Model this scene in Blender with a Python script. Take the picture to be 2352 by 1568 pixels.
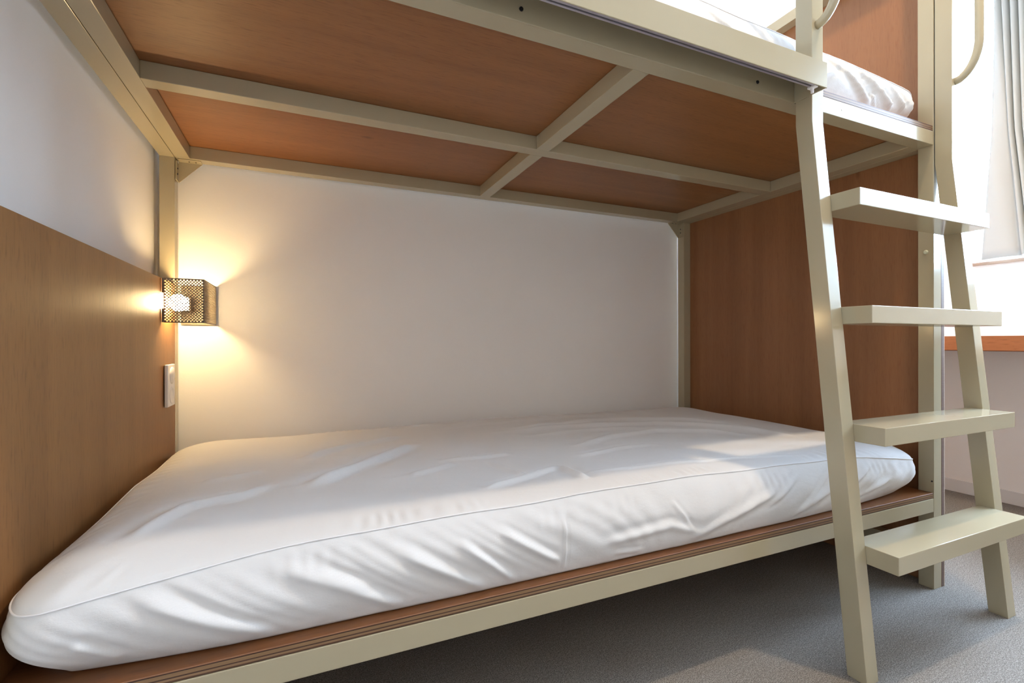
import bpy, bmesh, math
import numpy as np
from mathutils import Vector, Matrix

# ------------------------------------------------------------------ clear
for o in list(bpy.data.objects):
    bpy.data.objects.remove(o, do_unlink=True)
scene = bpy.context.scene
COL = scene.collection

# ------------------------------------------------------------------ camera
CAM_H = 0.72
cam_d = bpy.data.cameras.new('camera')
cam_d.sensor_fit = 'HORIZONTAL'
cam_d.sensor_width = 36.0
cam_d.lens = 36.0 * 1088.4 / 2352.0
cam_d.clip_start = 0.02
cam_o = bpy.data.objects.new('camera', cam_d)
COL.objects.link(cam_o)
_yaw, _roll = 0.4144, -0.0017
F = Vector((math.sin(_yaw), math.cos(_yaw), -0.0003)).normalized()
R0 = Vector((math.cos(_yaw), -math.sin(_yaw), 0))
U0 = R0.cross(F)
R = R0 * math.cos(_roll) + U0 * math.sin(_roll)
U = -R0 * math.sin(_roll) + U0 * math.cos(_roll)
cam_o.matrix_world = Matrix(((R.x, U.x, -F.x, 0), (R.y, U.y, -F.y, 0), (R.z, U.z, -F.z, CAM_H), (0, 0, 0, 1)))
scene.camera = cam_o

# ------------------------------------------------------------------ world, lights, exposure
world = bpy.data.worlds.new('sky')
scene.world = world
world.use_nodes = True
wn = world.node_tree.nodes['Background']
wn.inputs['Color'].default_value = (0.54, 0.735, 1.0, 1)
wn.inputs['Strength'].default_value = 62.0

def add_light(name, kind, loc, energy, color, **kw):
    d = bpy.data.lights.new(name, kind)
    d.energy = energy
    d.color = color
    for k, v in kw.items():
        setattr(d, k, v)
    o = bpy.data.objects.new(name, d)
    COL.objects.link(o)
    o.location = loc
    return o

# the ceiling lamp above the ladder side of the room
add_light('ceiling_lamp_light', 'SPOT', (1.38, 0.37, 2.75), 98, (1.0, 0.80, 0.56), shadow_soft_size=0.035, spot_size=math.radians(150), spot_blend=0.6)
# light portal in the window opening (guides sampling of the sky)
WIN_X, WIN_Y0, WIN_Y1, WIN_Z0, WIN_Z1 = 2.851, -0.5, 1.15, 1.078, 2.30
po = add_light('window_portal', 'AREA', (WIN_X + 0.11, (WIN_Y0 + WIN_Y1) / 2, (WIN_Z0 + WIN_Z1) / 2), 1.0, (1, 1, 1))
po.data.shape = 'RECTANGLE'
po.data.size = WIN_Z1 - WIN_Z0
po.data.size_y = WIN_Y1 - WIN_Y0
po.data.cycles.is_portal = True
po.rotation_euler = (0, math.pi / 2, 0)

vs = scene.view_settings
vs.view_transform = 'Standard'
vs.look = 'None'
vs.gamma = 1.0
vs.use_curve_mapping = False
vs.exposure = 0.03
try:
    scene.cycles.max_bounces = 14
    scene.cycles.diffuse_bounces = 8
    scene.cycles.glossy_bounces = 5
    scene.cycles.transparent_max_bounces = 12
    scene.cycles.caustics_reflective = False
    scene.cycles.caustics_refractive = False
    scene.cycles.sample_clamp_indirect = 6.0
except Exception:
    pass

# ------------------------------------------------------------------ materials
def new_mat(name):
    m = bpy.data.materials.new(name)
    m.use_nodes = True
    nt = m.node_tree
    return m, nt, nt.nodes['Principled BSDF']

def nd(nt, typ, **kw):
    n = nt.nodes.new(typ)
    for k, v in kw.items():
        setattr(n, k, v)
    return n

def coords(nt, scale=(1, 1, 1)):
    tc = nd(nt, 'ShaderNodeTexCoord')
    mp = nd(nt, 'ShaderNodeMapping')
    mp.inputs['Scale'].default_value = scale
    nt.links.new(tc.outputs['Object'], mp.inputs['Vector'])
    return mp.outputs['Vector']

def noise(nt, vec, scale, detail=4, rough=0.55):
    n = nd(nt, 'ShaderNodeTexNoise')
    n.inputs['Scale'].default_value = scale
    n.inputs['Detail'].default_value = detail
    n.inputs['Roughness'].default_value = rough
    nt.links.new(vec, n.inputs['Vector'])
    return n.outputs['Fac']

def ramp(nt, fac, stops, interp='LINEAR'):
    r = nd(nt, 'ShaderNodeValToRGB')
    r.color_ramp.interpolation = interp
    e = r.color_ramp.elements
    while len(e) < len(stops):
        e.new(0.5)
    for el, (p, c) in zip(e, stops):
        el.position = p
        el.color = c if len(c) == 4 else (*c, 1)
    nt.links.new(fac, r.inputs['Fac'])
    return r.outputs['Color']

def mix(nt, fac, a, b, blend='MIX'):
    m = nd(nt, 'ShaderNodeMix', data_type='RGBA', blend_type=blend)
    for sock, v in ((m.inputs[0], fac), (m.inputs[6], a), (m.inputs[7], b)):
        if hasattr(v, 'default_value') or hasattr(v, 'links'):
            nt.links.new(v, sock)
        elif isinstance(v, tuple):
            sock.default_value = v if len(v) == 4 else (*v, 1)
        else:
            sock.default_value = v
    return m.outputs[2]

def bump(nt, bsdf, height, strength, dist=0.002):
    b = nd(nt, 'ShaderNodeBump')
    b.inputs['Strength'].default_value = strength
    b.inputs['Distance'].default_value = dist
    nt.links.new(height, b.inputs['Height'])
    nt.links.new(b.outputs['Normal'], bsdf.inputs['Normal'])

def mat_plain(name, col, rough=0.5, metal=0.0, spec=0.5, bump_scale=None, bump_str=0.1, var=0.0, var_scale=6):
    m, nt, b = new_mat(name)
    b.inputs['Roughness'].default_value = rough
    b.inputs['Metallic'].default_value = metal
    b.inputs['Specular IOR Level'].default_value = spec
    v = coords(nt)
    f = noise(nt, v, var_scale, 3)
    lo = tuple(c * (1 - var) for c in col)
    hi = tuple(min(1, c * (1 + var)) for c in col)
    nt.links.new(ramp(nt, f, [(0.3, lo), (0.7, hi)]), b.inputs['Base Color'])
    if bump_scale:
        bump(nt, b, noise(nt, v, bump_scale, 3), bump_str)
    return m

def mat_wood(name, axis, dark, light, rough=0.45, freq=1.0, spec=0.4, pores=0.66):
    """plywood face veneer with the grain along the given axis"""
    m, nt, b = new_mat(name)
    st = [26.0, 26.0, 26.0]
    st['XYZ'.index(axis)] = 1.1
    st = [s * freq for s in st]
    v1 = coords(nt, tuple(st))
    band = noise(nt, v1, 0.42, 5, 0.6)                     # broad figure
    v2 = coords(nt, tuple(s * (11 if s > 2 else 26) for s in st))
    fine = noise(nt, v2, 1.0, 4, 0.6)                      # pores and fine fibres
    v3 = coords(nt, tuple(s * (3.0 if s > 2 else 3.5) for s in st))
    mott = noise(nt, v3, 0.25, 3, 0.5)
    base = ramp(nt, band, [(0.15, dark), (0.5, tuple((a + c) / 2 for a, c in zip(dark, light))), (0.85, light)])
    pore = ramp(nt, fine, [(0.30, (pores, pores * 0.92, pores * 0.86)), (0.46, (1, 1, 1)), (0.7, (1.06, 1.05, 1.03))])
    c1 = mix(nt, 0.75, base, pore, 'MULTIPLY')
    mt = ramp(nt, mott, [(0.3, (0.86, 0.84, 0.82)), (0.7, (1.08, 1.07, 1.05))])
    c2 = mix(nt, 0.8, c1, mt, 'MULTIPLY')
    # a few knots
    vk = coords(nt, tuple(9.0 if s > 2 else 4.0 for s in st))
    vo = nd(nt, 'ShaderNodeTexVoronoi')
    vo.inputs['Scale'].default_value = 0.9
    nt.links.new(vk, vo.inputs['Vector'])
    kn = ramp(nt, vo.outputs['Distance'], [(0.0, (0.35, 0.3, 0.28)), (0.055, (0.75, 0.7, 0.68)), (0.085, (1, 1, 1))])
    c3 = mix(nt, 0.8, c2, kn, 'MULTIPLY')
    nt.links.new(c3, b.inputs['Base Color'])
    b.inputs['Roughness'].default_value = rough
    b.inputs['Specular IOR Level'].default_value = spec
    bump(nt, b, fine, 0.12, 0.0006)
    return m

def mat_ply_edge(name, z0, thick, axis='Z', bands=None):
    """edge of a plywood board: stacked veneers"""
    m, nt, b = new_mat(name)
    tc = nd(nt, 'ShaderNodeTexCoord')
    sp = nd(nt, 'ShaderNodeSeparateXYZ')
    nt.links.new(tc.outputs['Object'], sp.inputs[0])
    mr = nd(nt, 'ShaderNodeMapRange')
    mr.inputs['From Min'].default_value = z0
    mr.inputs['From Max'].default_value = z0 + thick
    nt.links.new(sp.outputs[axis], mr.inputs['Value'])
    bands = bands or [(0.0, (0.10, 0.045, 0.022)), (0.17, (0.25, 0.15, 0.075)), (0.36, (0.06, 0.024, 0.012)),
                      (0.48, (0.24, 0.14, 0.065)), (0.80, (0.05, 0.02, 0.011)), (0.90, (0.20, 0.085, 0.034))]
    c = ramp(nt, mr.outputs[0], bands, 'CONSTANT')
    f = noise(nt, coords(nt, (4, 4, 300)), 3.0, 4)
    c2 = mix(nt, 0.55, c, ramp(nt, f, [(0.3, (0.6, 0.57, 0.55)), (0.65, (1.15, 1.12, 1.1))]), 'MULTIPLY')
    nt.links.new(c2, b.inputs['Base Color'])
    b.inputs['Roughness'].default_value = 0.5
    return m

M = {}
M['paint'] = mat_plain('cream_satin_paint', (0.415, 0.355, 0.235), rough=0.15, spec=0.7, var=0.015, var_scale=3)
M['wall'] = mat_plain('white_wallpaper', (0.88, 0.86, 0.835), rough=0.85, spec=0.2, bump_scale=260, bump_str=0.10, var=0.02, var_scale=2)
M['wall_far'] = mat_plain('unseen_wall_assumed_tan', (0.50, 0.40, 0.31), rough=0.85, spec=0.2, var=0.02)  # unseen wall; tan is assumed, to dim and warm the bounce light
M['ceiling'] = mat_plain('white_ceiling_paint', (0.80, 0.80, 0.79), rough=0.9, spec=0.2, var=0.01)
M['trim'] = mat_plain('white_trim', (0.76, 0.745, 0.725), rough=0.55, var=0.01)
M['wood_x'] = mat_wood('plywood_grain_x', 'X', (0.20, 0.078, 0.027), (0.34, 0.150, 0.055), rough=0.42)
M['wood_z'] = mat_wood('plywood_grain_z', 'Z', (0.228, 0.094, 0.039), (0.322, 0.148, 0.064), rough=0.42, pores=0.84)
M['wood_head'] = mat_wood('plywood_headboard', 'Z', (0.180, 0.078, 0.026), (0.255, 0.121, 0.043), rough=0.46, freq=0.9, spec=0.25)
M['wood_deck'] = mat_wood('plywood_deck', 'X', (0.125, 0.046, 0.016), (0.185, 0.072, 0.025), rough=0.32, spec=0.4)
M['wood_desk'] = mat_wood('desk_edge_wood', 'Y', (0.36, 0.135, 0.055), (0.46, 0.185, 0.08), rough=0.4)
M['wood_sill'] = mat_wood('sill_wood', 'Y', (0.30, 0.20, 0.145), (0.37, 0.26, 0.19), rough=0.45, pores=0.8)
M['edge_end'] = mat_ply_edge('plywood_edge_end', 1.7075 - 0.6537, 0.0165, 'X',
                             [(0.0, (0.12, 0.075, 0.06)), (0.25, (0.20, 0.135, 0.11)), (0.62, (0.11, 0.07, 0.055)), (0.82, (0.62, 0.52, 0.43))])
M['black'] = mat_plain('black_metal', (0.02, 0.02, 0.022), rough=0.35, metal=0.6)
M['alu'] = mat_plain('grey_aluminium', (0.50, 0.47, 0.52), rough=0.4, metal=0.5)
M['plastic'] = mat_plain('white_plastic', (0.80, 0.78, 0.76), rough=0.4)
M['shade'] = mat_plain('lamp_perforated_metal', (0.19, 0.155, 0.11), rough=0.5, metal=0.2)
M['cap'] = mat_plain('pale_cap', (0.60, 0.60, 0.44), rough=0.4)

def mat_fabric(name, col, rough, weave=1400, wstr=0.05, sheen=0.15, crease=0.25):
    m, nt, b = new_mat(name)
    b.inputs['Roughness'].default_value = rough
    b.inputs['Specular IOR Level'].default_value = 0.2
    b.inputs['Sheen Weight'].default_value = sheen
    v = coords(nt)
    f = noise(nt, v, 4, 3)
    nt.links.new(ramp(nt, f, [(0.3, tuple(c * 0.975 for c in col)), (0.7, col)]), b.inputs['Base Color'])
    v2 = coords(nt, (5.0, 9.0, 9.0))
    cr = noise(nt, v2, 3.0, 6, 0.62)
    wv = noise(nt, v, weave, 2)
    ad = nd(nt, 'ShaderNodeMath', operation='MULTIPLY_ADD')
    ad.inputs[1].default_value = wstr
    nt.links.new(wv, ad.inputs[0])
    nt.links.new(cr, ad.inputs[2])
    bump(nt, b, ad.outputs[0], crease, 0.006)
    return m

M['sheet'] = mat_fabric('white_cotton_sheet', (0.71, 0.70, 0.69), 0.8)
M['piping'] = mat_plain('white_piping', (0.80, 0.79, 0.80), rough=0.6)

m, nt, b = new_mat('curtain_fabric')
b.inputs['Base Color'].default_value = (0.52, 0.51, 0.47, 1)
b.inputs['Roughness'].default_value = 0.8
tr = nd(nt, 'ShaderNodeBsdfTranslucent')
tr.inputs['Color'].default_value = (0.70, 0.71, 0.68, 1)
mx = nd(nt, 'ShaderNodeMixShader')
mx.inputs[0].default_value = 0.06
nt.links.new(b.outputs[0], mx.inputs[1])
nt.links.new(tr.outputs[0], mx.inputs[2])
nt.links.new(mx.outputs[0], nt.nodes['Material Output'].inputs['Surface'])
bump(nt, b, noise(nt, coords(nt), 700, 2), 0.08)
M['curtain'] = m
m = m.copy()
m.name = 'sheer_fabric'
for n_ in m.node_tree.nodes:
    if n_.type == 'MIX_SHADER':
        n_.inputs[0].default_value = 0.5
M['sheer'] = m

m, nt, b = new_mat('window_glass')
ts = nd(nt, 'ShaderNodeBsdfTransparent')
gl = nd(nt, 'ShaderNodeBsdfGlossy')
gl.inputs['Roughness'].default_value = 0.02
mx = nd(nt, 'ShaderNodeMixShader')
mx.inputs[0].default_value = 0.06
nt.links.new(ts.outputs[0], mx.inputs[1])
nt.links.new(gl.outputs[0], mx.inputs[2])
nt.links.new(mx.outputs[0], nt.nodes['Material Output'].inputs['Surface'])
M['glass'] = m

m, nt, b = new_mat('carpet')
v = coords(nt)
f1 = noise(nt, v, 420, 2, 0.7)
f2 = noise(nt, v, 130, 3, 0.6)
c1 = ramp(nt, f1, [(0.30, (0.11, 0.096, 0.085)), (0.5, (0.28, 0.25, 0.22)), (0.72, (0.52, 0.47, 0.42))])
c2 = mix(nt, 0.5, c1, ramp(nt, f2, [(0.3, (0.62, 0.62, 0.62)), (0.7, (1.2, 1.2, 1.2))]), 'MULTIPLY')
nt.links.new(c2, b.inputs['Base Color'])
b.inputs['Roughness'].default_value = 0.95
b.inputs['Specular IOR Level'].default_value = 0.1
bump(nt, b, f1, 0.7, 0.004)
M['carpet'] = m

m, nt, b = new_mat('lit_bulb_glass')
b.inputs['Base Color'].default_value = (1, 0.95, 0.85, 1)
b.inputs['Emission Color'].default_value = (1.0, 0.72, 0.36, 1)
b.inputs['Emission Strength'].default_value = 245.0
M['bulb'] = m

# ------------------------------------------------------------------ mesh helpers
def link(name, me, mat, parent=None, smooth=False):
    o = bpy.data.objects.new(name, me)
    COL.objects.link(o)
    mats = mat if isinstance(mat, (list, tuple)) else [mat]
    for mm in mats:
        me.materials.append(M[mm] if isinstance(mm, str) else mm)
    if parent is not None:
        o.parent = parent
        me.transform(Matrix.Translation(-ROOT[parent.name]))
        if o.parent.parent is None:
            ROOT[o.name] = ROOT[parent.name]
    if smooth:
        for p in me.polygons:
            p.use_smooth = True
    return o

ROOT = {}
def thing(name, label, cat, loc, group=None):
    o = bpy.data.objects.new(name, None)
    COL.objects.link(o)
    o.empty_display_size = 0.1
    o.location = loc
    o['label'] = label
    o['category'] = cat
    if group:
        o['group'] = group
    ROOT[o.name] = Vector(loc)
    return o

def structure(o, label=None):
    o['kind'] = 'structure'
    if label:
        o['label'] = label
    ROOT[o.name] = Vector((0, 0, 0))
    return o

def bm_box(bm, a, c, bevel=0.0, seg=2):
    x0, y0, z0 = a
    x1, y1, z1 = c
    vs_ = [bm.verts.new(p) for p in ((x0, y0, z0), (x1, y0, z0), (x1, y1, z0), (x0, y1, z0),
                                     (x0, y0, z1), (x1, y0, z1), (x1, y1, z1), (x0, y1, z1))]
    fs = [bm.faces.new([vs_[i] for i in f]) for f in ((0, 3, 2, 1), (4, 5, 6, 7), (0, 1, 5, 4), (1, 2, 6, 5), (2, 3, 7, 6), (3, 0, 4, 7))]
    if bevel > 0:
        es = {e for f in fs for e in f.edges}
        bmesh.ops.bevel(bm, geom=list(es), offset=bevel, segments=seg, affect='EDGES', profile=0.6)
    return fs

def finish(bm, name):
    me = bpy.data.meshes.new(name)
    bmesh.ops.recalc_face_normals(bm, faces=bm.faces)
    bm.to_mesh(me)
    bm.free()
    return me

def box(name, a, c, mat, parent=None, bevel=0.0015, seg=2):
    bm = bmesh.new()
    bm_box(bm, a, c, bevel, seg)
    me = finish(bm, name)
    o = link(name, me, mat, parent)
    if bevel > 0:
        for p in me.polygons:
            p.use_smooth = True
        me.set_sharp_from_angle(angle=math.radians(6))
    return o

def poly_prism(name, pts, d, mat, parent=None, bevel=0.0):
    """closed polygon pts (3-D) extruded by vector d"""
    bm = bmesh.new()
    f = bm.faces.new([bm.verts.new(p) for p in pts])
    r = bmesh.ops.extrude_face_region(bm, geom=[f])
    bmesh.ops.translate(bm, verts=[v for v in r['geom'] if isinstance(v, bmesh.types.BMVert)], vec=d)
    if bevel > 0:
        bmesh.ops.recalc_face_normals(bm, faces=bm.faces)
        bmesh.ops.bevel(bm, geom=list(bm.edges), offset=bevel, segments=2, affect='EDGES', profile=0.6)
    me = finish(bm, name)
    o = link(name, me, mat, parent)
    if bevel > 0:
        for p in me.polygons:
            p.use_smooth = True
        me.set_sharp_from_angle(angle=math.radians(6))
    return o

def bm_disc(bm, c, axis, r0, r1, h, n=20):
    """short cylinder or truncated cone starting at c going along axis"""
    ax = Vector(axis).normalized()
    rot = ax.to_track_quat('Z', 'Y').to_matrix().to_4x4()
    mtx = Matrix.Translation(Vector(c) + ax * h / 2) @ rot
    bmesh.ops.create_cone(bm, cap_ends=True, segments=n, radius1=r0, radius2=r1, depth=h, matrix=mtx)

def disc(name, c, axis, r0, r1, h, mat, parent=None, n=20):
    bm = bmesh.new()
    bm_disc(bm, c, axis, r0, r1, h, n)
    me = finish(bm, name)
    o = link(name, me, mat, parent)
    for p in me.polygons:
        p.use_smooth = True
    me.set_sharp_from_angle(angle=math.radians(40))
    return o

def screw(parent, c, axis, r=0.004, mat='black'):
    """countersunk screw head with a cross slot recess"""
    bm = bmesh.new()
    bm_disc(bm, c, axis, r, r * 0.8, r * 0.5, 14)
    ax = Vector(axis).normalized()
    bm_disc(bm, Vector(c) + ax * r * 0.5, axis, r * 0.42, r * 0.2, r * 0.2, 6)
    return link('screw', finish(bm, 'screw'), mat, parent)

def tube_mesh(name, pts, r, n=12, closed=False):
    P = np.array(pts, float)
    k = len(P)
    T = np.zeros_like(P)
    if closed:
        T = np.roll(P, -1, 0) - np.roll(P, 1, 0)
    else:
        T[1:-1] = P[2:] - P[:-2]
        T[0] = P[1] - P[0]
        T[-1] = P[-1] - P[-2]
    T /= np.linalg.norm(T, axis=1)[:, None]
    ref = np.array([1.0, 0, 0]) if np.abs(T[:, 0]).max() < 0.5 else np.array([0, 0, 1.0])
    if closed:
        ref = np.array([0, 0, 1.0])
    A = np.cross(T, ref)
    A /= np.linalg.norm(A, axis=1)[:, None]
    B = np.cross(T, A)
    a = np.linspace(0, 2 * math.pi, n, endpoint=False)
    V = P[:, None, :] + r * (np.cos(a)[None, :, None] * A[:, None, :] + np.sin(a)[None, :, None] * B[:, None, :])
    verts = V.reshape(-1, 3).tolist()
    faces = []
    kk = k if closed else k - 1
    for i in range(kk):
        j = (i + 1) % k
        for q in range(n):
            faces.append((i * n + q, i * n + (q + 1) % n, j * n + (q + 1) % n, j * n + q))
    if not closed:
        faces.append(tuple(range(n - 1, -1, -1)))
        faces.append(tuple((k - 1) * n + q for q in range(n)))
    me = bpy.data.meshes.new(name)
    me.from_pydata(verts, [], faces)
    me.update()
    bm = bmesh.new()
    bm.from_mesh(me)
    bmesh.ops.recalc_face_normals(bm, faces=bm.faces)
    bm.to_mesh(me)
    bm.free()
    return me

# ------------------------------------------------------------------ room shell
XL, XW, YB, YFR, ZC = -0.418, WIN_X, 1.806, -0.8, 2.80
T = 0.12
structure(box('floor', (XL - T, YFR - T, -0.06), (XW + T, YB + T, 0.0), 'carpet', bevel=0), 'grey brown looped carpet floor')
structure(box('ceiling', (XL - T, YFR - T, ZC), (XW + T, YB + T, ZC + 0.08), 'ceiling', bevel=0), 'white ceiling')
structure(box('wall_left', (XL - T, YFR - T, 0), (XL, YB + T, ZC), 'wall', bevel=0), 'white wall behind the headboard')
structure(box('wall_back', (XL, YB, 0), (XW + T, YB + T, ZC), 'wall', bevel=0), 'white wall along the bunks')
structure(box('wall_front', (XL, YFR - T, 0), (XW + T, YFR, ZC), 'wall_far', bevel=0), 'unseen wall opposite the bunks, tan tone assumed to match the light')
bm = bmesh.new()
bm_box(bm, (XW, YFR, 0), (XW + T, YB, WIN_Z0 - 0.014))
bm_box(bm, (XW, YFR, WIN_Z1), (XW + T, YB, ZC))
bm_box(bm, (XW, WIN_Y1, WIN_Z0 - 0.014), (XW + T, YB, WIN_Z1))
bm_box(bm, (XW, YFR, WIN_Z0 - 0.014), (XW + T, WIN_Y0, WIN_Z1))
structure(link('wall_right', finish(bm, 'wall_right'), 'wall'), 'white wall with the window above the desk')
# window: frame, mullion, panes
w = bpy.data.objects.new('window_1', None)
COL.objects.link(w)
structure(w, 'bright white framed window beside the curtain')
bm = bmesh.new()
fx0, fx1 = XW + 0.055, XW + 0.10
bm_box(bm, (fx0, WIN_Y1 - 0.028, WIN_Z0), (fx1, WIN_Y1, WIN_Z1), 0.002)
bm_box(bm, (fx0, WIN_Y0, WIN_Z0), (fx1, WIN_Y0 + 0.028, WIN_Z1), 0.002)
bm_box(bm, (fx0, WIN_Y0 + 0.028, WIN_Z0), (fx1, WIN_Y1 - 0.028, WIN_Z0 + 0.03), 0.002)
bm_box(bm, (fx0, WIN_Y0 + 0.028, WIN_Z1 - 0.03), (fx1, WIN_Y1 - 0.028, WIN_Z1), 0.002)
ym = (WIN_Y0 + WIN_Y1) / 2
bm_box(bm, (fx0, ym - 0.02, WIN_Z0 + 0.03), (fx1, ym + 0.02, WIN_Z1 - 0.03), 0.002)
link('window_frame', finish(bm, 'window_frame'), 'trim', w)
for y0, y1 in ((WIN_Y0 + 0.028, ym - 0.02), (ym + 0.02, WIN_Y1 - 0.028)):
    box('pane', (fx0 + 0.02, y0, WIN_Z0 + 0.03), (fx0 + 0.024, y1, WIN_Z1 - 0.03), 'glass', w, bevel=0)
structure(box('trim_1', (XW - 0.012, WIN_Y0 - 0.02, WIN_Z0 - 0.014), (XW + T, WIN_Y1 + 0.004, WIN_Z0), 'wood_sill', bevel=0.002), 'pale wooden window sill')
structure(box('baseboard_right', (XW - 0.008, YFR, 0), (XW, YB, 0.059), 'trim', bevel=0.002), 'low white baseboard under the desk')

# ------------------------------------------------------------------ bunk bed
Zu = 1.2857                      # underside of the upper platform
Zp = 1.3252                      # underside of its plywood
YF, YB2 = 0.763, 1.785           # platform front and back
bed = thing('bunk_bed', 'cream painted metal bunk bed with plywood decks and end panels', 'bunk bed', (0.6537, 1.27, 0))
XLo, XLj, XLi = -0.400, -0.3604, -0.3206
XRi, XRj, XRo = 1.6225, 1.6672, 1.7071
g = 0.0006                       # hairline joints between the welded frames

# end frames: posts and beams
for x0, x1 in ((XLo, XLj - g), (XRj + g, XRo)):
    for y0, y1 in ((YF, YF + 0.0385), (YB2 - 0.040, YB2)):
        box('post', (x0, y0, 0), (x1, y1, 1.913), 'paint', bed, 0.0013)
    for z0 in (Zu, 1.913):
        ya, yb = (YF + 0.0385, YB2 - 0.040) if z0 == Zu else (YF, YB2)
        box('end_beam', (x0, ya, z0), (x1, yb, z0 + 0.040), 'paint', bed, 0.0013)
    box('end_beam', (x0, YF + 0.0385, 0.08), (x1, YB2 - 0.040, 0.12), 'paint', bed, 0.0013)
# right end panels (outside of the posts), lower and upper in one sheet
bm = bmesh.new()
fs = bm_box(bm, (XRo + 0.0004, YF, 0.0), (XRo + 0.0169, YB2 - 0.004, 1.93))
me = finish(bm, 'end_panel')
o = link('end_panel', me, ['wood_z', 'edge_end'], bed)
o['label'] = 'reddish brown plywood end panel'
for p in me.polygons:
    if abs(p.normal.y) > 0.5:
        p.material_index = 1
# headboard panel on the left, between the posts
o = box('headboard_panel', (XLj - 0.0185, YF + 0.0385, 0.10), (XLj, YB2 - 0.0405, 0.898), 'wood_head', bed, 0.001)
o['label'] = 'golden brown plywood headboard panel'
# platforms
def platform(zb, zt, name_deck):
    g2 = g
    box('side_rail', (XLj + g2, YF, zb), (XRj - g2, YF + 0.0395, zt), 'paint', bed, 0.0013)
    box('side_rail', (XLj + g2, YB2 - 0.045, zb), (XRj - g2, YB2 - 0.006, zt), 'paint', bed, 0.0013)
    for x0, x1 in ((XLj + g2, XLi), (XRi, XRj - g2)):
        box('end_rail', (x0, YF + 0.0395, zb), (x1, YB2 - 0.045, zt), 'paint', bed, 0.0015)
    box('center_rail', (XLi, 1.2506, zb), (XRi, 1.2928, zt), 'paint', bed, 0.0015)
    for y0, y1 in ((YF + 0.0395, 1.2506), (1.2928, YB2 - 0.045)):
        box('cross_rail', (0.6299, y0, zb), (0.6712, y1, zt), 'paint', bed, 0.0015)
    bm = bmesh.new()
    bm_box(bm, (XLj + 0.001, YF + 0.001, zt + 0.0006), (XRj - 0.001, YB2 - 0.004, zt + 0.0161), 0.0008, 1)
    me = finish(bm, 'deck_board')
    edge = mat_ply_edge('plywood_edge', zt + 0.0006, 0.0155)
    o = link('deck_board', me, [name_deck, edge], bed)
    for p in me.polygons:
        if abs(p.normal.y) > 0.5 or abs(p.normal.x) > 0.5:
            p.material_index = 1
    return o
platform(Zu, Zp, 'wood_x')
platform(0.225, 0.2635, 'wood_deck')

# corner gusset brackets under the upper platform at the wall
def gusset(xa, s):
    yb = YB2 - 0.006
    t = 0.003
    bm = bmesh.new()
    # flange on the rail, flange on the post, triangular web at the wall
    def bx2(x0, x1, y0, y1, z0, z1):
        bm_box(bm, (min(x0, x1), y0, z0), (max(x0, x1), y1, z1), 0.0006, 1)
    bx2(xa + s * 0.006, xa + s * 0.067, yb - 0.030, yb, Zu - t, Zu - 0.0003)
    bx2(xa + s * 0.0004, xa + s * (t + 0.0004), yb - 0.030, yb, Zu - 0.066, Zu - 0.008)
    web = [(xa + s * 0.004, Zu - 0.002), (xa + s * 0.067, Zu - 0.002), (xa + s * 0.004, Zu - 0.068)]
    vv = [bm.verts.new((x, yb - t, z)) for x, z in web] + [bm.verts.new((x, yb, z)) for x, z in web]
    bm.faces.new(vv[:3]); bm.faces.new(vv[5:2:-1])
    for i in range(3):
        bm.faces.new((vv[i], vv[(i + 1) % 3], vv[3 + (i + 1) % 3], vv[3 + i]))
    o = link('corner_bracket', finish(bm, 'corner_bracket'), 'paint', bed)
    for dz in (0.028, 0.045):
        screw(o, (xa + s * (t + 0.0004), yb - 0.016, Zu - dz), (s, 0, 0), 0.0028)
    for dx in (0.034, 0.052):
        screw(o, (xa + s * dx, yb - 0.016, Zu - t), (0, 0, -1), 0.0022)
gusset(XLj, 1)
gusset(XRj, -1)

# curtain channel along the front of the upper platform
cy0, cy1 = 0.684, YF - 0.0004
cx1 = 1.0705
bm = bmesh.new()
bm_box(bm, (XLj, cy0, 1.2835), (cx1, cy0 + 0.0025, 1.3405), 0.0008, 1)           # front plate
bm_box(bm, (XLj, cy1 - 0.0025, 1.2850), (cx1 - 0.0025, cy1, 1.3380), 0.0006, 1)    # back plate
bm_box(bm, (XLj, cy0 + 0.0025, 1.3380), (cx1, cy1, 1.3405), 0.0006, 1)             # top plate
bm_box(bm, (cx1 - 0.0025, cy0 + 0.0025, 1.2845), (cx1, cy1, 1.3380), 0.0006, 1)    # end plate
ch = link('curtain_channel', finish(bm, 'curtain_channel'), 'paint', bed)
ch['label'] = 'cream curtain channel along the upper deck'
for x in (-0.24, 0.353, 0.944):
    screw(ch, (x, cy1 - 0.0026, 1.307), (0, -1, 0), 0.0042)
bm = bmesh.new()
bm_box(bm, (XLj, cy0 + 0.0035, 1.2875), (1.040, cy0 + 0.0050, 1.3375), 0.0, 1)
bm_box(bm, (XLj, cy0 + 0.0035, 1.2855), (1.040, cy0 + 0.0090, 1.2875), 0.0, 1)
bm_box(bm, (XLj, cy0 + 0.0130, 1.2855), (1.040, cy0 + 0.0170, 1.2880), 0.0, 1)
bm_box(bm, (XLj, cy0 + 0.0155, 1.2880), (1.040, cy0 + 0.0170, 1.3375), 0.0, 1)
tk = link('curtain_track', finish(bm, 'curtain_track'), 'alu', bed)
bm = bmesh.new()
bm_box(bm, (1.034, cy0 + 0.004, 1.2825), (1.046, cy0 + 0.022, 1.2875), 0.001, 1)
bm_disc(bm, (1.040, cy0 + 0.014, 1.2825), (0, 0, -1), 0.0035, 0.003, 0.010, 12)
link('end_stop', finish(bm, 'end_stop'), 'plastic', tk)

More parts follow.
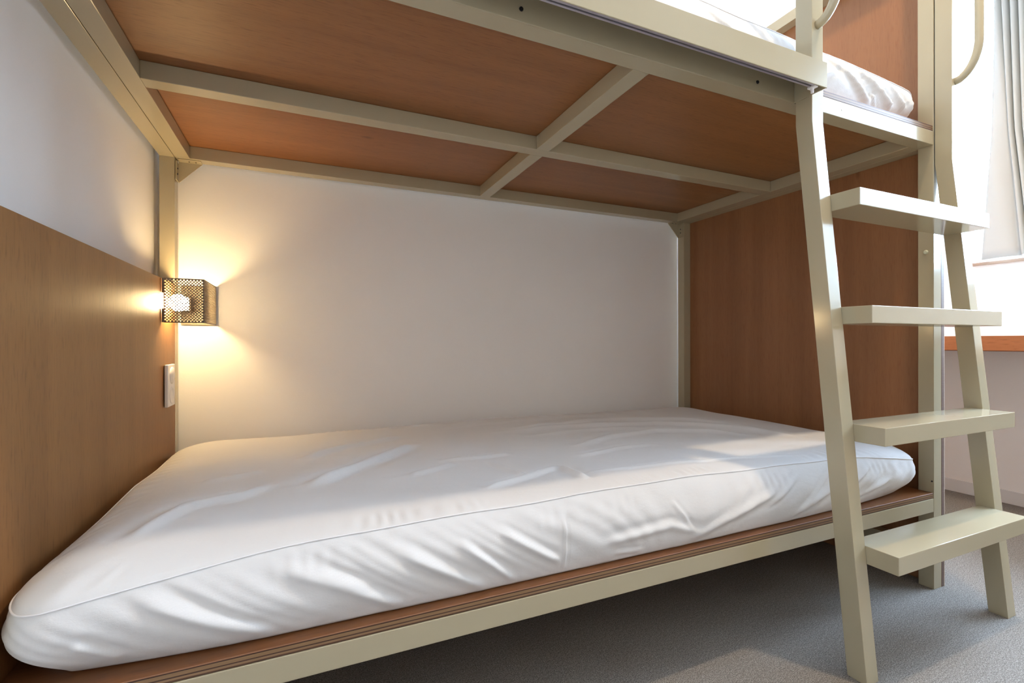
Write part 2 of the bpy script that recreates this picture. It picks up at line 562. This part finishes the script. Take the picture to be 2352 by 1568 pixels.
# buttons and bolts on the front right post
disc('post_cap', (XRj + g, 0.782, 0.979), (-1, 0, 0), 0.0062, 0.004, 0.003, 'cap', bed)
screw(bed, (XRj + g, 0.768, 0.312), (-1, 0, 0), 0.0025)
screw(bed, (XRj + g, 0.778, 0.190), (-1, 0, 0), 0.0060)
disc('post_cap', (1.25, 0.7634, 1.305), (0, -1, 0), 0.003, 0.002, 0.001, 'paint', bed)

# ------------------------------------------------------------------ ladder
lad = thing('bunk_ladder', 'cream painted metal ladder with four flat steps leaning on the bunk', 'ladder', (1.39, 0.66, 0))
def stile_front(z):
    return 0.605 + 0.0938 * z if z < 1.228 else 0.7202
for xa in (1.0722, 1.6676):
    zb = 1.228
    prof = [(0.605, 0), (0.7202, zb), (0.7202, 2.06), (0.7598, 2.06), (0.7598, zb + 0.002), (0.6448, 0)]
    o = poly_prism('stile', [(xa, y, z) for y, z in prof], (0.0392, 0, 0), 'paint', lad, 0.0012)
    # handle bow on the stile front
    xc = xa + 0.0196
    yq, r = 0.668, 0.052
    pts = [(xc, 0.7215, 1.452)]
    for a in np.linspace(0.12, math.pi / 2, 12):
        pts.append((xc, 0.7205 - r * math.sin(a), 1.452 + 0.095 * (1 - math.cos(a))))
    for z in np.linspace(1.56, 1.90, 10):
        pts.append((xc, 0.7205 - r, z))
    for a in np.linspace(math.pi / 2, 0.12, 12):
        pts.append((xc, 0.7205 - r * math.sin(a), 1.915 + 0.095 * math.cos(a)))
    pts.append((xc, 0.7215, 2.01))
    link('handle', tube_mesh('handle', pts, 0.0102, 18), 'paint', lad, smooth=True)
for zt in (1.0562, 0.7962, 0.5365, 0.2765):
    yf = stile_front(zt) - 0.0632
    box('step', (1.1118, yf, zt - 0.0385), (1.6672, stile_front(zt - 0.0385) + 0.036, zt), 'paint', lad, 0.0014)

# ------------------------------------------------------------------ mattresses
rng = np.random.RandomState(4)

def ridge(px, py, segs, w, amp, side=0.55, taper=0.35):
    """height of a soft fold following a polyline in the (px, py) plane"""
    best = np.full(px.shape, 1e9)
    sgn = np.zeros(px.shape)
    tt = np.zeros(px.shape)
    L = [math.dist(segs[i], segs[i + 1]) for i in range(len(segs) - 1)]
    tot = sum(L)
    acc = 0.0
    for i in range(len(segs) - 1):
        ax, ay = segs[i]
        bx_, by_ = segs[i + 1]
        dx, dy = bx_ - ax, by_ - ay
        q = (dx * dx + dy * dy)
        t = np.clip(((px - ax) * dx + (py - ay) * dy) / q, 0, 1)
        cx, cy = ax + t * dx, ay + t * dy
        dd = np.hypot(px - cx, py - cy)
        s = np.sign(dx * (py - ay) - dy * (px - ax))
        m_ = dd < best
        best = np.where(m_, dd, best)
        sgn = np.where(m_, s, sgn)
        tt = np.where(m_, (acc + t * L[i]) / tot, tt)
        acc += L[i]
    c = best * sgn
    prof = np.exp(-(c / w) ** 2) - side * np.exp(-((c - 1.7 * w) / (1.1 * w)) ** 2) - 0.3 * side * np.exp(-((c + 1.8 * w) / (1.2 * w)) ** 2)
    tp = np.clip(np.minimum(tt, 1 - tt) / taper, 0, 1)
    tp = tp * tp * (3 - 2 * tp)
    return amp * prof * tp * np.exp(-np.clip(best - 4 * w, 0, None) / w)

def waves(px, py, n, f0, f1, rg, aniso=1.0):
    h = np.zeros_like(px)
    for _ in range(n):
        f = rg.uniform(f0, f1)
        a = rg.uniform(0, 2 * math.pi)
        h += np.sin(2 * math.pi * f * (px * math.cos(a) + aniso * py * math.sin(a)) + rg.uniform(0, 6.28)) / n ** 0.5
    return h

def mattress(name, label, zb, x0, x1, y0, y1, N, top_folds, front_folds, seed, sag=0.0):
    rg = np.random.RandomState(seed)
    root = thing(name, label, 'mattress', ((x0 + x1) / 2, (y0 + y1) / 2, zb))
    rc = 0.075
    hx, hy = (x1 - x0) / 2, (y1 - y0) / 2
    cx, cy = (x0 + x1) / 2, (y0 + y1) / 2
    # rounded rectangle outline by arc length
    segs = [('l', -hx + rc, -hy, hx - rc, -hy), ('a', hx - rc, -hy + rc, -math.pi / 2), ('l', hx, -hy + rc, hx, hy - rc),
            ('a', hx - rc, hy - rc, 0), ('l', hx - rc, hy, -hx + rc, hy), ('a', -hx + rc, hy - rc, math.pi / 2),
            ('l', -hx, hy - rc, -hx, -hy + rc), ('a', -hx + rc, -hy + rc, math.pi)]
    P, Nn = [], []
    per = 4 * (hx + hy) - 8 * rc + 2 * math.pi * rc
    ds = per / N
    for sgm in segs:
        if sgm[0] == 'l':
            Ls = math.hypot(sgm[3] - sgm[1], sgm[4] - sgm[2])
            k = max(2, int(round(Ls / ds)))
            tx, ty = (sgm[3] - sgm[1]) / Ls, (sgm[4] - sgm[2]) / Ls
            for i in range(k):
                P.append((sgm[1] + tx * Ls * i / k, sgm[2] + ty * Ls * i / k))
                Nn.append((ty, -tx))
        else:
            k = max(6, int(round(rc * math.pi / 2 / ds)))
            for i in range(k):
                a = sgm[3] + math.pi / 2 * i / k
                P.append((sgm[1] + rc * math.cos(a), sgm[2] + rc * math.sin(a)))
                Nn.append((math.cos(a), math.sin(a)))
    P = np.array(P); Nn = np.array(Nn)
    n = len(P)
    # smooth the normals a little
    for _ in range(6):
        Nn = (np.roll(Nn, 1, 0) + 2 * Nn + np.roll(Nn, -1, 0)) / 4
    Nn /= np.linalg.norm(Nn, axis=1)[:, None]
    dcor = np.hypot(np.abs(P[:, 0]) - hx, np.abs(P[:, 1]) - hy)
    zs = 0.142 - 0.050 * np.exp(-dcor / 0.28) - sag * np.exp(-((hx - P[:, 0]) / 0.30))
    zs = zs + 0.0015 * np.sin(P[:, 0] * 9 + 1) + 0.001 * np.sin(P[:, 0] * 23 + P[:, 1] * 17)
    rings = []
    WX = P[:, 0] + cx
    WY = P[:, 1] + cy
    front = np.clip(-Nn[:, 1], 0, 1)
    # underside
    for ins in (0.30, 0.12):
        rings.append((P[:, 0] - Nn[:, 0] * ins, P[:, 1] - Nn[:, 1] * ins, np.full(n, 0.0015)))
    svar = waves(WX, WY, 8, 1.0, 5.0, rg)
    seam_idx = None
    for a in np.linspace(0, 1, 42):
        z = 0.0012 + (zs - 0.0012) * a
        ins = (0.012 + 0.045 * np.exp(-dcor / 0.16)) * (1 - a) ** 2.1 + 0.026 * a ** 2.4 * (1 - 0.95 * np.exp(-(dcor / 0.22) ** 2))
        env = math.sin(math.pi * min(1, max(0, a * 0.92 + 0.06))) ** 0.8
        dsp = np.zeros(n)
        for sg, wd, am in front_folds:
            dsp += ridge(WX, z, sg, wd * 0.72, am * 0.70, taper=0.2) * front
        side_w = waves(WX * 1.0 + WY * 0.7, z * 1.2, 10, 3, 11, np.random.RandomState(seed + 7), 1.2)
        dsp += 0.0022 * side_w * env
        dsp += 0.0025 * svar * (1 - a)
        # tension folds running down from the seam, leaning one way on the left and the other way on the right
        lean = np.where(WX < 0.75, 1.0, -1.0) * np.clip(np.abs(WX - 0.75) / 0.35, 0, 1)
        u_ = WX + lean * z * 1.5
        ten = np.sin(u_ * 95 + 2.2 * np.sin(u_ * 17 + 0.7)) * (0.55 + 0.45 * np.sin(u_ * 23 + 2.0)) + 0.5 * np.sin(u_ * 171 + 1.0 + 2.0 * np.sin(u_ * 29))
        dsp += 0.0022 * ten * (0.35 + 0.65 * a)
        # puckers just below the piping
        puck = np.sin(WX * 210 + 3 * np.sin(WX * 31)) * np.clip(np.sin(WX * 13 + 1.3) + 0.2, 0, 1)
        dsp += 0.0013 * puck * math.exp(-((a - 0.84) / 0.14) ** 2)
        off = dsp * env - ins + 0.010 * math.sin(math.pi * a) ** 1.2 - 0.002
        if a == 1:
            seam_idx = len(rings)
        rings.append((P[:, 0] + Nn[:, 0] * off, P[:, 1] + Nn[:, 1] * off, z))
    sx, sy, sz = rings[-1]
    # top, from the seam towards the centre line
    Cx = np.clip(P[:, 0], -(hx - hy), hx - hy)
    Cx = Cx * 0.985
    Cy = P[:, 1] * 0.0
    Lt = np.hypot(sx - Cx, sy - Cy)
    nb = 84
    bs = np.concatenate([np.linspace(0.008, 0.25, 30, endpoint=False), np.linspace(0.25, 1.0, nb - 30)])
    for bq in bs:
        X = sx + (Cx - sx) * bq
        Y = sy + (Cy - sy) * bq
        d = Lt * bq
        rise = 0.149 - 1.3 * sag * np.exp(-((hx - X) / 0.28)) - sz
        q = np.clip(d / 0.16, 0, 1)
        z = sz + rise * (0.45 * np.sqrt(np.clip(1 - (1 - np.clip(d / 0.11, 0, 1)) ** 2, 0, 1)) + 0.55 * (1 - (1 - q) ** 2.2)) + 0.006 * np.clip((d - 0.1) / 0.35, 0, 1)
        wx_, wy_ = X + cx, Y + cy
        wgt = 1 - np.exp(-(d / 0.05) ** 2)
        for sg, wd, am in top_folds:
            z = z + ridge(wx_, wy_, sg, wd * 0.9, am * 1.3, taper=0.18) * wgt
        z = z + 0.0016 * waves(wx_, wy_, 12, 1.5, 6.0, np.random.RandomState(seed + 2)) * wgt
        puck = np.sin(P[:, 0] * 230 + P[:, 1] * 150 + 2.5 * np.sin(P[:, 0] * 37)) * np.clip(np.sin(P[:, 0] * 11 + 0.4) + 0.35, 0, 1)
        z = z + 0.0014 * puck * np.exp(-((d - 0.022) / 0.02) ** 2)
        rings.append((X, Y, z))
    V = np.stack([np.stack(r_, 1) for r_ in rings])          # rings, n, 3
    kR = len(rings)
    V = V + np.array([cx, cy, zb])
    V[..., 0] = np.maximum(V[..., 0], XLj + 0.0008)          # pressed against the headboard
    idx = np.arange(kR * n).reshape(kR, n)
    a_ = idx[:-1]; b_ = idx[1:]
    quads = np.stack([a_, np.roll(a_, -1, 1), np.roll(b_, -1, 1), b_], -1).reshape(-1, 4)
    faces = quads.tolist()
    faces.append(idx[0][::-1].tolist())
    me = bpy.data.meshes.new('mattress_cover')
    me.from_pydata(V.reshape(-1, 3).tolist(), [], faces)
    me.update()
    bm = bmesh.new()                                            # weld the two halves along the centre line
    bm.from_mesh(me)
    bm.verts.ensure_lookup_table()
    bmesh.ops.remove_doubles(bm, verts=[bm.verts[int(i)] for i in idx[-1]], dist=0.0012)
    bm.to_mesh(me)
    bm.free()
    link('mattress_cover', me, 'sheet', root, smooth=True)
    sx = np.maximum(sx, XLj + 0.004 - cx)
    pip = np.stack([sx + Nn[:, 0] * 0.0006 + cx, sy + Nn[:, 1] * 0.0006 + cy, sz + zb + 0.0004], 1)
    link('piping', tube_mesh('piping', pip, 0.0012, 8, closed=True), 'piping', root, smooth=True)
    return root

low_front = [
    ([(-0.214, 0.105), (-0.031, 0.002)], 0.013, 0.013), ([(-0.274, 0.057), (-0.221, 0.013)], 0.010, 0.008),
    ([(-0.041, 0.112), (0.06, 0.06), (0.156, -0.002)], 0.013, 0.013), ([(0.139, 0.104), (0.302, 0.002)], 0.012, 0.012),
    ([(0.238, 0.102), (0.357, 0.001)], 0.009, 0.012), ([(0.314, 0.107), (0.444, 0.025)], 0.009, 0.011),
    ([(0.448, 0.114), (0.450, 0.002)], 0.004, 0.005), ([(0.706, 0.106), (0.764, 0.035)], 0.006, 0.005),
    ([(1.032, 0.09), (0.734, 0.008)], 0.014, 0.011), ([(1.332, 0.097), (1.063, 0.011)], 0.013, 0.009),
    ([(1.487, 0.067), (1.225, -0.003)], 0.011, 0.008), ([(0.52, 0.045), (0.70, 0.055), (0.80, 0.02)], 0.012, 0.008),
    ([(0.02, 0.09), (0.10, 0.05)], 0.008, 0.005), ([(0.56, 0.02), (0.64, 0.012)], 0.006, 0.006),
    ([(1.12, 0.115), (0.98, 0.05)], 0.008, 0.005), ([(1.42, 0.115), (1.30, 0.06)], 0.008, 0.005),
]
low_top = [
    ([(-0.006, 1.008), (0.293, 1.322)], 0.017, 0.010), ([(-0.017, 1.25), (0.10, 1.36), (0.284, 1.461)], 0.018, 0.008),
    ([(-0.237, 0.857), (-0.215, 0.93), (-0.193, 0.986), (-0.10, 1.02), (-0.05, 1.07)], 0.016, 0.006),
    ([(0.315, 0.88), (0.44, 0.92), (0.555, 0.972)], 0.010, 0.006), ([(0.544, 0.964), (0.552, 0.856)], 0.012, 0.006),
    ([(0.542, 0.897), (0.982, 0.869), (1.267, 0.82)], 0.006, 0.0035),
    ([(0.491, 1.368), (0.816, 1.401), (1.12, 1.32), (1.307, 1.119), (1.381, 0.897)], 0.020, 0.007),
    ([(0.593, 1.441), (1.036, 1.46), (1.307, 1.306), (1.384, 1.084)], 0.022, 0.007),
    ([(0.644, 1.106), (0.85, 1.19), (1.022, 1.205), (1.18, 1.13), (1.265, 1.02)], 0.018, 0.006),
    ([(0.289, 1.114), (0.40, 1.10), (0.496, 1.118)], 0.010, 0.004), ([(0.403, 1.062), (0.449, 0.92)], 0.010, 0.004),
    ([(0.30, 1.50), (0.7, 1.58), (1.2, 1.56)], 0.020, 0.005), ([(0.15, 1.60), (0.55, 1.655)], 0.012, 0.004),
    ([(0.62, 1.02), (0.78, 1.06), (0.93, 1.04)], 0.010, 0.004), ([(-0.2, 1.15), (-0.08, 1.2)], 0.02, 0.004),
    ([(0.2, 1.02), (0.33, 1.08)], 0.012, 0.004), ([(0.6, 1.28), (0.85, 1.31), (1.05, 1.27)], 0.02, 0.005),
]
mattress('mattress', 'white sheeted mattress on the lower bunk deck', 0.2802, -0.356, 1.642, 0.771, 1.731, 1500, low_top, low_front, 11)
up_front = [([(1.20, 0.12), (1.42, 0.01)], 0.014, 0.014), ([(1.32, 0.12), (1.52, 0.015)], 0.013, 0.013), ([(1.46, 0.11), (1.57, 0.02)], 0.010, 0.008),
            ([(1.40, 0.05), (1.45, 0.0)], 0.006, 0.007), ([(1.48, 0.05), (1.51, 0.0)], 0.005, 0.007), ([(1.54, 0.05), (1.56, 0.0)], 0.005, 0.006),
            ([(1.12, 0.02), (1.26, 0.07)], 0.008, 0.007), ([(0.80, 0.12), (0.95, 0.03)], 0.012, 0.009), ([(0.55, 0.12), (0.66, 0.03)], 0.012, 0.009)]
up_top = [([(0.7, 0.82), (0.9, 0.95)], 0.02, 0.008), ([(1.0, 0.82), (1.1, 0.98)], 0.02, 0.008), ([(1.25, 0.80), (1.35, 0.95)], 0.02, 0.006)]
mattress('mattress', 'white sheeted mattress on the upper bunk deck', 1.3418, -0.352, 1.642, 0.773, 1.731, 900, up_top, up_front, 23, sag=0.022)

# ------------------------------------------------------------------ wall lamp with perforated shade
lamp = thing('wall_lamp', 'lit wall lamp with perforated metal box shade at the headboard corner', 'lamp', (-0.31, 1.69, 0.77))
lx0, lx1, ly0, ly1, lz0, lz1 = XLj + 0.0050, -0.2605, 1.5935, 1.797, 0.7745, 0.8975
def perforated(name, width, height, na, nb_, to3, slot=None):
    """sheet with staggered round holes: every lattice cell is a rhombus ring around one hole"""
    ax_, bz = width / na / 2, height / nb_
    rh = min(ax_, bz) * 0.57
    bm = bmesh.new()
    cache = {}
    def V_(u, w_):
        k = (round(u * 1e6), round(w_ * 1e6))
        if k not in cache:
            cache[k] = bm.verts.new(to3(u, w_))
        return cache[k]
    for j in range(nb_ + 1):
        for i in range(2 * na + 1):
            if (i + j) % 2 == 0:
                continue
            cu, cw = i * ax_, j * bz
            full = 0 < i < 2 * na and 0 < j < nb_
            cor = [(cu + ax_, cw), (cu, cw + bz), (cu - ax_, cw), (cu, cw - bz)]
            if full:
                if slot and slot(cu, cw):
                    continue
                oc, ic = [], []
                for q in range(4):
                    c0, c1 = cor[q], cor[(q + 1) % 4]
                    oc.append(V_(*c0))
                    oc.append(V_((c0[0] + c1[0]) / 2, (c0[1] + c1[1]) / 2))
                for q in range(8):
                    a = math.pi / 4 * q
                    ic.append(bm.verts.new(to3(cu + rh * math.cos(a), cw + rh * math.sin(a))))
                for q in range(8):
                    bm.faces.new((oc[q], oc[(q + 1) % 8], ic[(q + 1) % 8], ic[q]))
            else:
                pts = [p for p in cor if -1e-9 <= p[0] <= width + 1e-9 and -1e-9 <= p[1] <= height + 1e-9]
                if slot and slot(cu, cw):
                    continue
                # include edge midpoints so neighbours share vertices
                seq = []
                inside = [(-1e-9 <= p[0] <= width + 1e-9 and -1e-9 <= p[1] <= height + 1e-9) for p in cor]
                for q in range(4):
                    if inside[q]:
                        seq.append(cor[q])
                        if inside[(q + 1) % 4]:
                            c0, c1 = cor[q], cor[(q + 1) % 4]
                            seq.append(((c0[0] + c1[0]) / 2, (c0[1] + c1[1]) / 2))
                if len(seq) >= 3:
                    try:
                        bm.faces.new([V_(*p) for p in seq])
                    except ValueError:
                        pass
    me = finish(bm, name)
    o = link(name, me, 'shade', lamp)
    sm = o.modifiers.new('thickness', 'SOLIDIFY')
    sm.thickness = 0.0010
    sm.offset = 0
    return o
W1, H1, W2 = lx1 - lx0, lz1 - lz0, ly1 - ly0
zmid = 0.835 - lz0
perforated('perforated_front', W1, H1, 12, 30, lambda u, w_: (lx0 + u, ly0, lz0 + w_))
perforated('perforated_side', W2, H1, 24, 30, lambda u, w_: (lx1, ly0 + u, lz0 + w_))
bm = bmesh.new()
for z in (lz0, lz1):
    bm_box(bm, (lx0, ly0 - 0.0007, z - 0.0008), (lx1 + 0.0007, ly0 + 0.0007, z + 0.0008))
    bm_box(bm, (lx1 - 0.0007, ly0, z - 0.0008), (lx1 + 0.0007, ly1, z + 0.0008))
bm_box(bm, (lx1 - 0.0008, ly0 - 0.0008, lz0), (lx1 + 0.0008, ly0 + 0.0008, lz1))
for za, zb_ in ((lz0, lz0 + zmid - 0.022), (lz0 + zmid + 0.022, lz1)):
    bm_box(bm, (XLj + 0.0006, ly0 - 0.0007, za), (lx0 + 0.0004, ly0 + 0.0007, zb_))
link('shade_rim', finish(bm, 'shade_rim'), 'shade', lamp)
bm = bmesh.new()
bmesh.ops.create_uvsphere(bm, u_segments=20, v_segments=12, radius=0.0250, matrix=Matrix.Translation((-0.3345, 1.660, 0.8345)))
link('bulb', finish(bm, 'bulb'), 'bulb', lamp, smooth=True)
bm = bmesh.new()
bm_disc(bm, (-0.3345, 1.682, 0.8345), (0, 1, 0), 0.012, 0.012, 0.045, 16)
bm_box(bm, (XLj + 0.0006, 1.715, 0.815), (-0.318, 1.735, 0.855), 0.0, 1)
link('lamp_holder', finish(bm, 'lamp_holder'), 'plastic', lamp)
box('back_plate', (lx0, ly1, lz0), (lx1, ly1 + 0.0012, lz1), 'shade', lamp, bevel=0)

# ------------------------------------------------------------------ socket plate on the headboard
sk = thing('wall_socket', 'white double socket plate below the lamp on the headboard', 'socket', (-0.355, 1.655, 0.535))
sx0 = XLj + 0.0004
y0s, y1s, z0s, z1s = 1.612, 1.690, 0.535, 0.655
bm = bmesh.new()
bm_box(bm, (sx0 + 0.0015, y0s, z0s), (sx0 + 0.0105, y1s, z1s), 0.0022, 3)
pl = link('cover_plate', finish(bm, 'cover_plate'), 'plastic', sk, smooth=True)
pl.data.set_sharp_from_angle(angle=math.radians(40))
box('back_box', (sx0, y0s + 0.003, z0s + 0.003), (sx0 + 0.0015, y1s - 0.003, z1s - 0.003), 'black', sk, bevel=0)
for zc, kind in ((0.624, 'dome'), (0.566, 'cup')):
    bm = bmesh.new()
    c = Vector((sx0 + 0.0106, (y0s + y1s) / 2, zc))
    rings_ = [(0.0245, 0.0), (0.0235, 0.0016), (0.0215, 0.0018), (0.019, 0.0006), (0.012, -0.0000), (0.004, -0.0)] if kind == 'cup' else \
             [(0.0245, 0.0), (0.0235, 0.0022), (0.020, 0.0040), (0.012, 0.0052), (0.004, 0.0055)]
    prev = None
    for r_, h_ in rings_:
        cur = [bm.verts.new(c + Vector((h_, r_ * math.cos(a), r_ * math.sin(a)))) for a in np.linspace(0, 2 * math.pi, 28, endpoint=False)]
        if prev:
            for q in range(28):
                bm.faces.new((prev[q], prev[(q + 1) % 28], cur[(q + 1) % 28], cur[q]))
        prev = cur
    bm.faces.new(prev)
    link('socket_outlet', finish(bm, 'socket_outlet'), 'plastic', sk, smooth=True)

# ------------------------------------------------------------------ desk along the window wall
dk = thing('wall_desk', 'long wooden desk board fixed along the window wall', 'desk', (2.62, 0.2, 0.68))
box('desk_top', (2.42, -0.79, 0.712), (2.842, 1.800, 0.738), 'trim', dk, 0.0015)
box('front_edge', (2.4, -0.79, 0.6815), (2.4195, 1.800, 0.738), 'wood_desk', dk, 0.0015)
box('wall_batten', (2.815, -0.79, 0.672), (2.842, 1.800, 0.7115), 'wood_desk', dk, 0.0015)

# ------------------------------------------------------------------ curtain
cu = thing('curtain', 'pale grey curtain hanging in folds to the window sill', 'curtain', (2.79, 0.80, 1.083))
def curtain_mesh(spans=None):
    zt, zb = 2.74, 1.083
    # pleat boundaries (valleys) across the width, at three heights
    top = [1.060, 1.034, 1.008, 0.983, 0.957, 0.931, 0.905, 0.88, 0.855]
    mid = [1.069, 1.010, 0.992, 0.968, 0.944, 0.92, 0.895, 0.87, 0.845]
    bot = [1.104, 0.972, 0.948, 0.925, 0.90, 0.878, 0.855, 0.83, 0.805]
    if spans:
        top = mid = bot = spans
    zk = [2.74, 2.2, 1.63, 1.083]
    K = [np.array(top), np.array(top), np.array(mid), np.array(bot)]
    per = 10
    nz = 40
    V, Fc = [], []
    nt_ = (len(top) - 1) * per + 1
    for iz in range(nz + 1):
        z = zt + (zb - zt) * iz / nz
        if z > zk[1]:
            ys = K[0]
        elif z > zk[2]:
            q = (zk[1] - z) / (zk[1] - zk[2])
            ys = K[1] + (K[2] - K[1]) * q
        else:
            q = (zk[2] - z) / (zk[2] - zk[3])
            ys = K[2] + (K[3] - K[2]) * q
        for k in range(nt_):
            seg, fr = divmod(k, per)
            if seg == len(top) - 1:
                seg, fr = seg - 1, per
            f = fr / per
            wd = ys[seg] - ys[seg + 1]
            y = ys[seg] - wd * f
            A = 0.045 if seg > 0 else 0.018
            x = 2.815 - A * (math.sin(math.pi * f) ** 0.7 if 0 < f < 1 else 0)
            if seg == 0 and not spans:
                x = 2.805 - 0.016 * math.sin(math.pi * f * 0.9 + 0.25) + 0.004 * math.sin(7 * z + 5 * f)
                if f > 0.9:
                    x += 0.03 * (f - 0.9) / 0.1
            x += 0.002 * math.sin(5 * z + seg)
            V.append((x, y, z))
    for iz in range(nz):
        for k in range(nt_ - 1):
            a = iz * nt_ + k
            Fc.append((a, a + 1, a + nt_ + 1, a + nt_))
    me = bpy.data.meshes.new('curtain_panel')
    me.from_pydata(V, [], Fc)
    me.update()
    return me
o = link('curtain_panel', curtain_mesh(), 'curtain', cu, smooth=True)
sm = o.modifiers.new('thickness', 'SOLIDIFY')
sm.thickness = 0.0012
bm = bmesh.new()
bm_box(bm, (2.792, -0.60, 2.742), (2.824, 1.20, 2.765), 0.002)
bm_box(bm, (2.800, -0.55, 2.765), (2.816, -0.51, 2.7995))
bm_box(bm, (2.800, 1.10, 2.765), (2.816, 1.14, 2.7995))
link('curtain_rail', finish(bm, 'curtain_rail'), 'trim', cu)
cu2 = thing('curtain', 'unseen sheer pale curtain added over the near window end to soften its light', 'curtain', (2.79, -0.2, 1.083))  # added out of view: dims the near window end, still glows in ladder reflections
o = link('curtain_panel', curtain_mesh(list(np.linspace(0.19, -0.56, 14))), 'sheer', cu2, smooth=True)
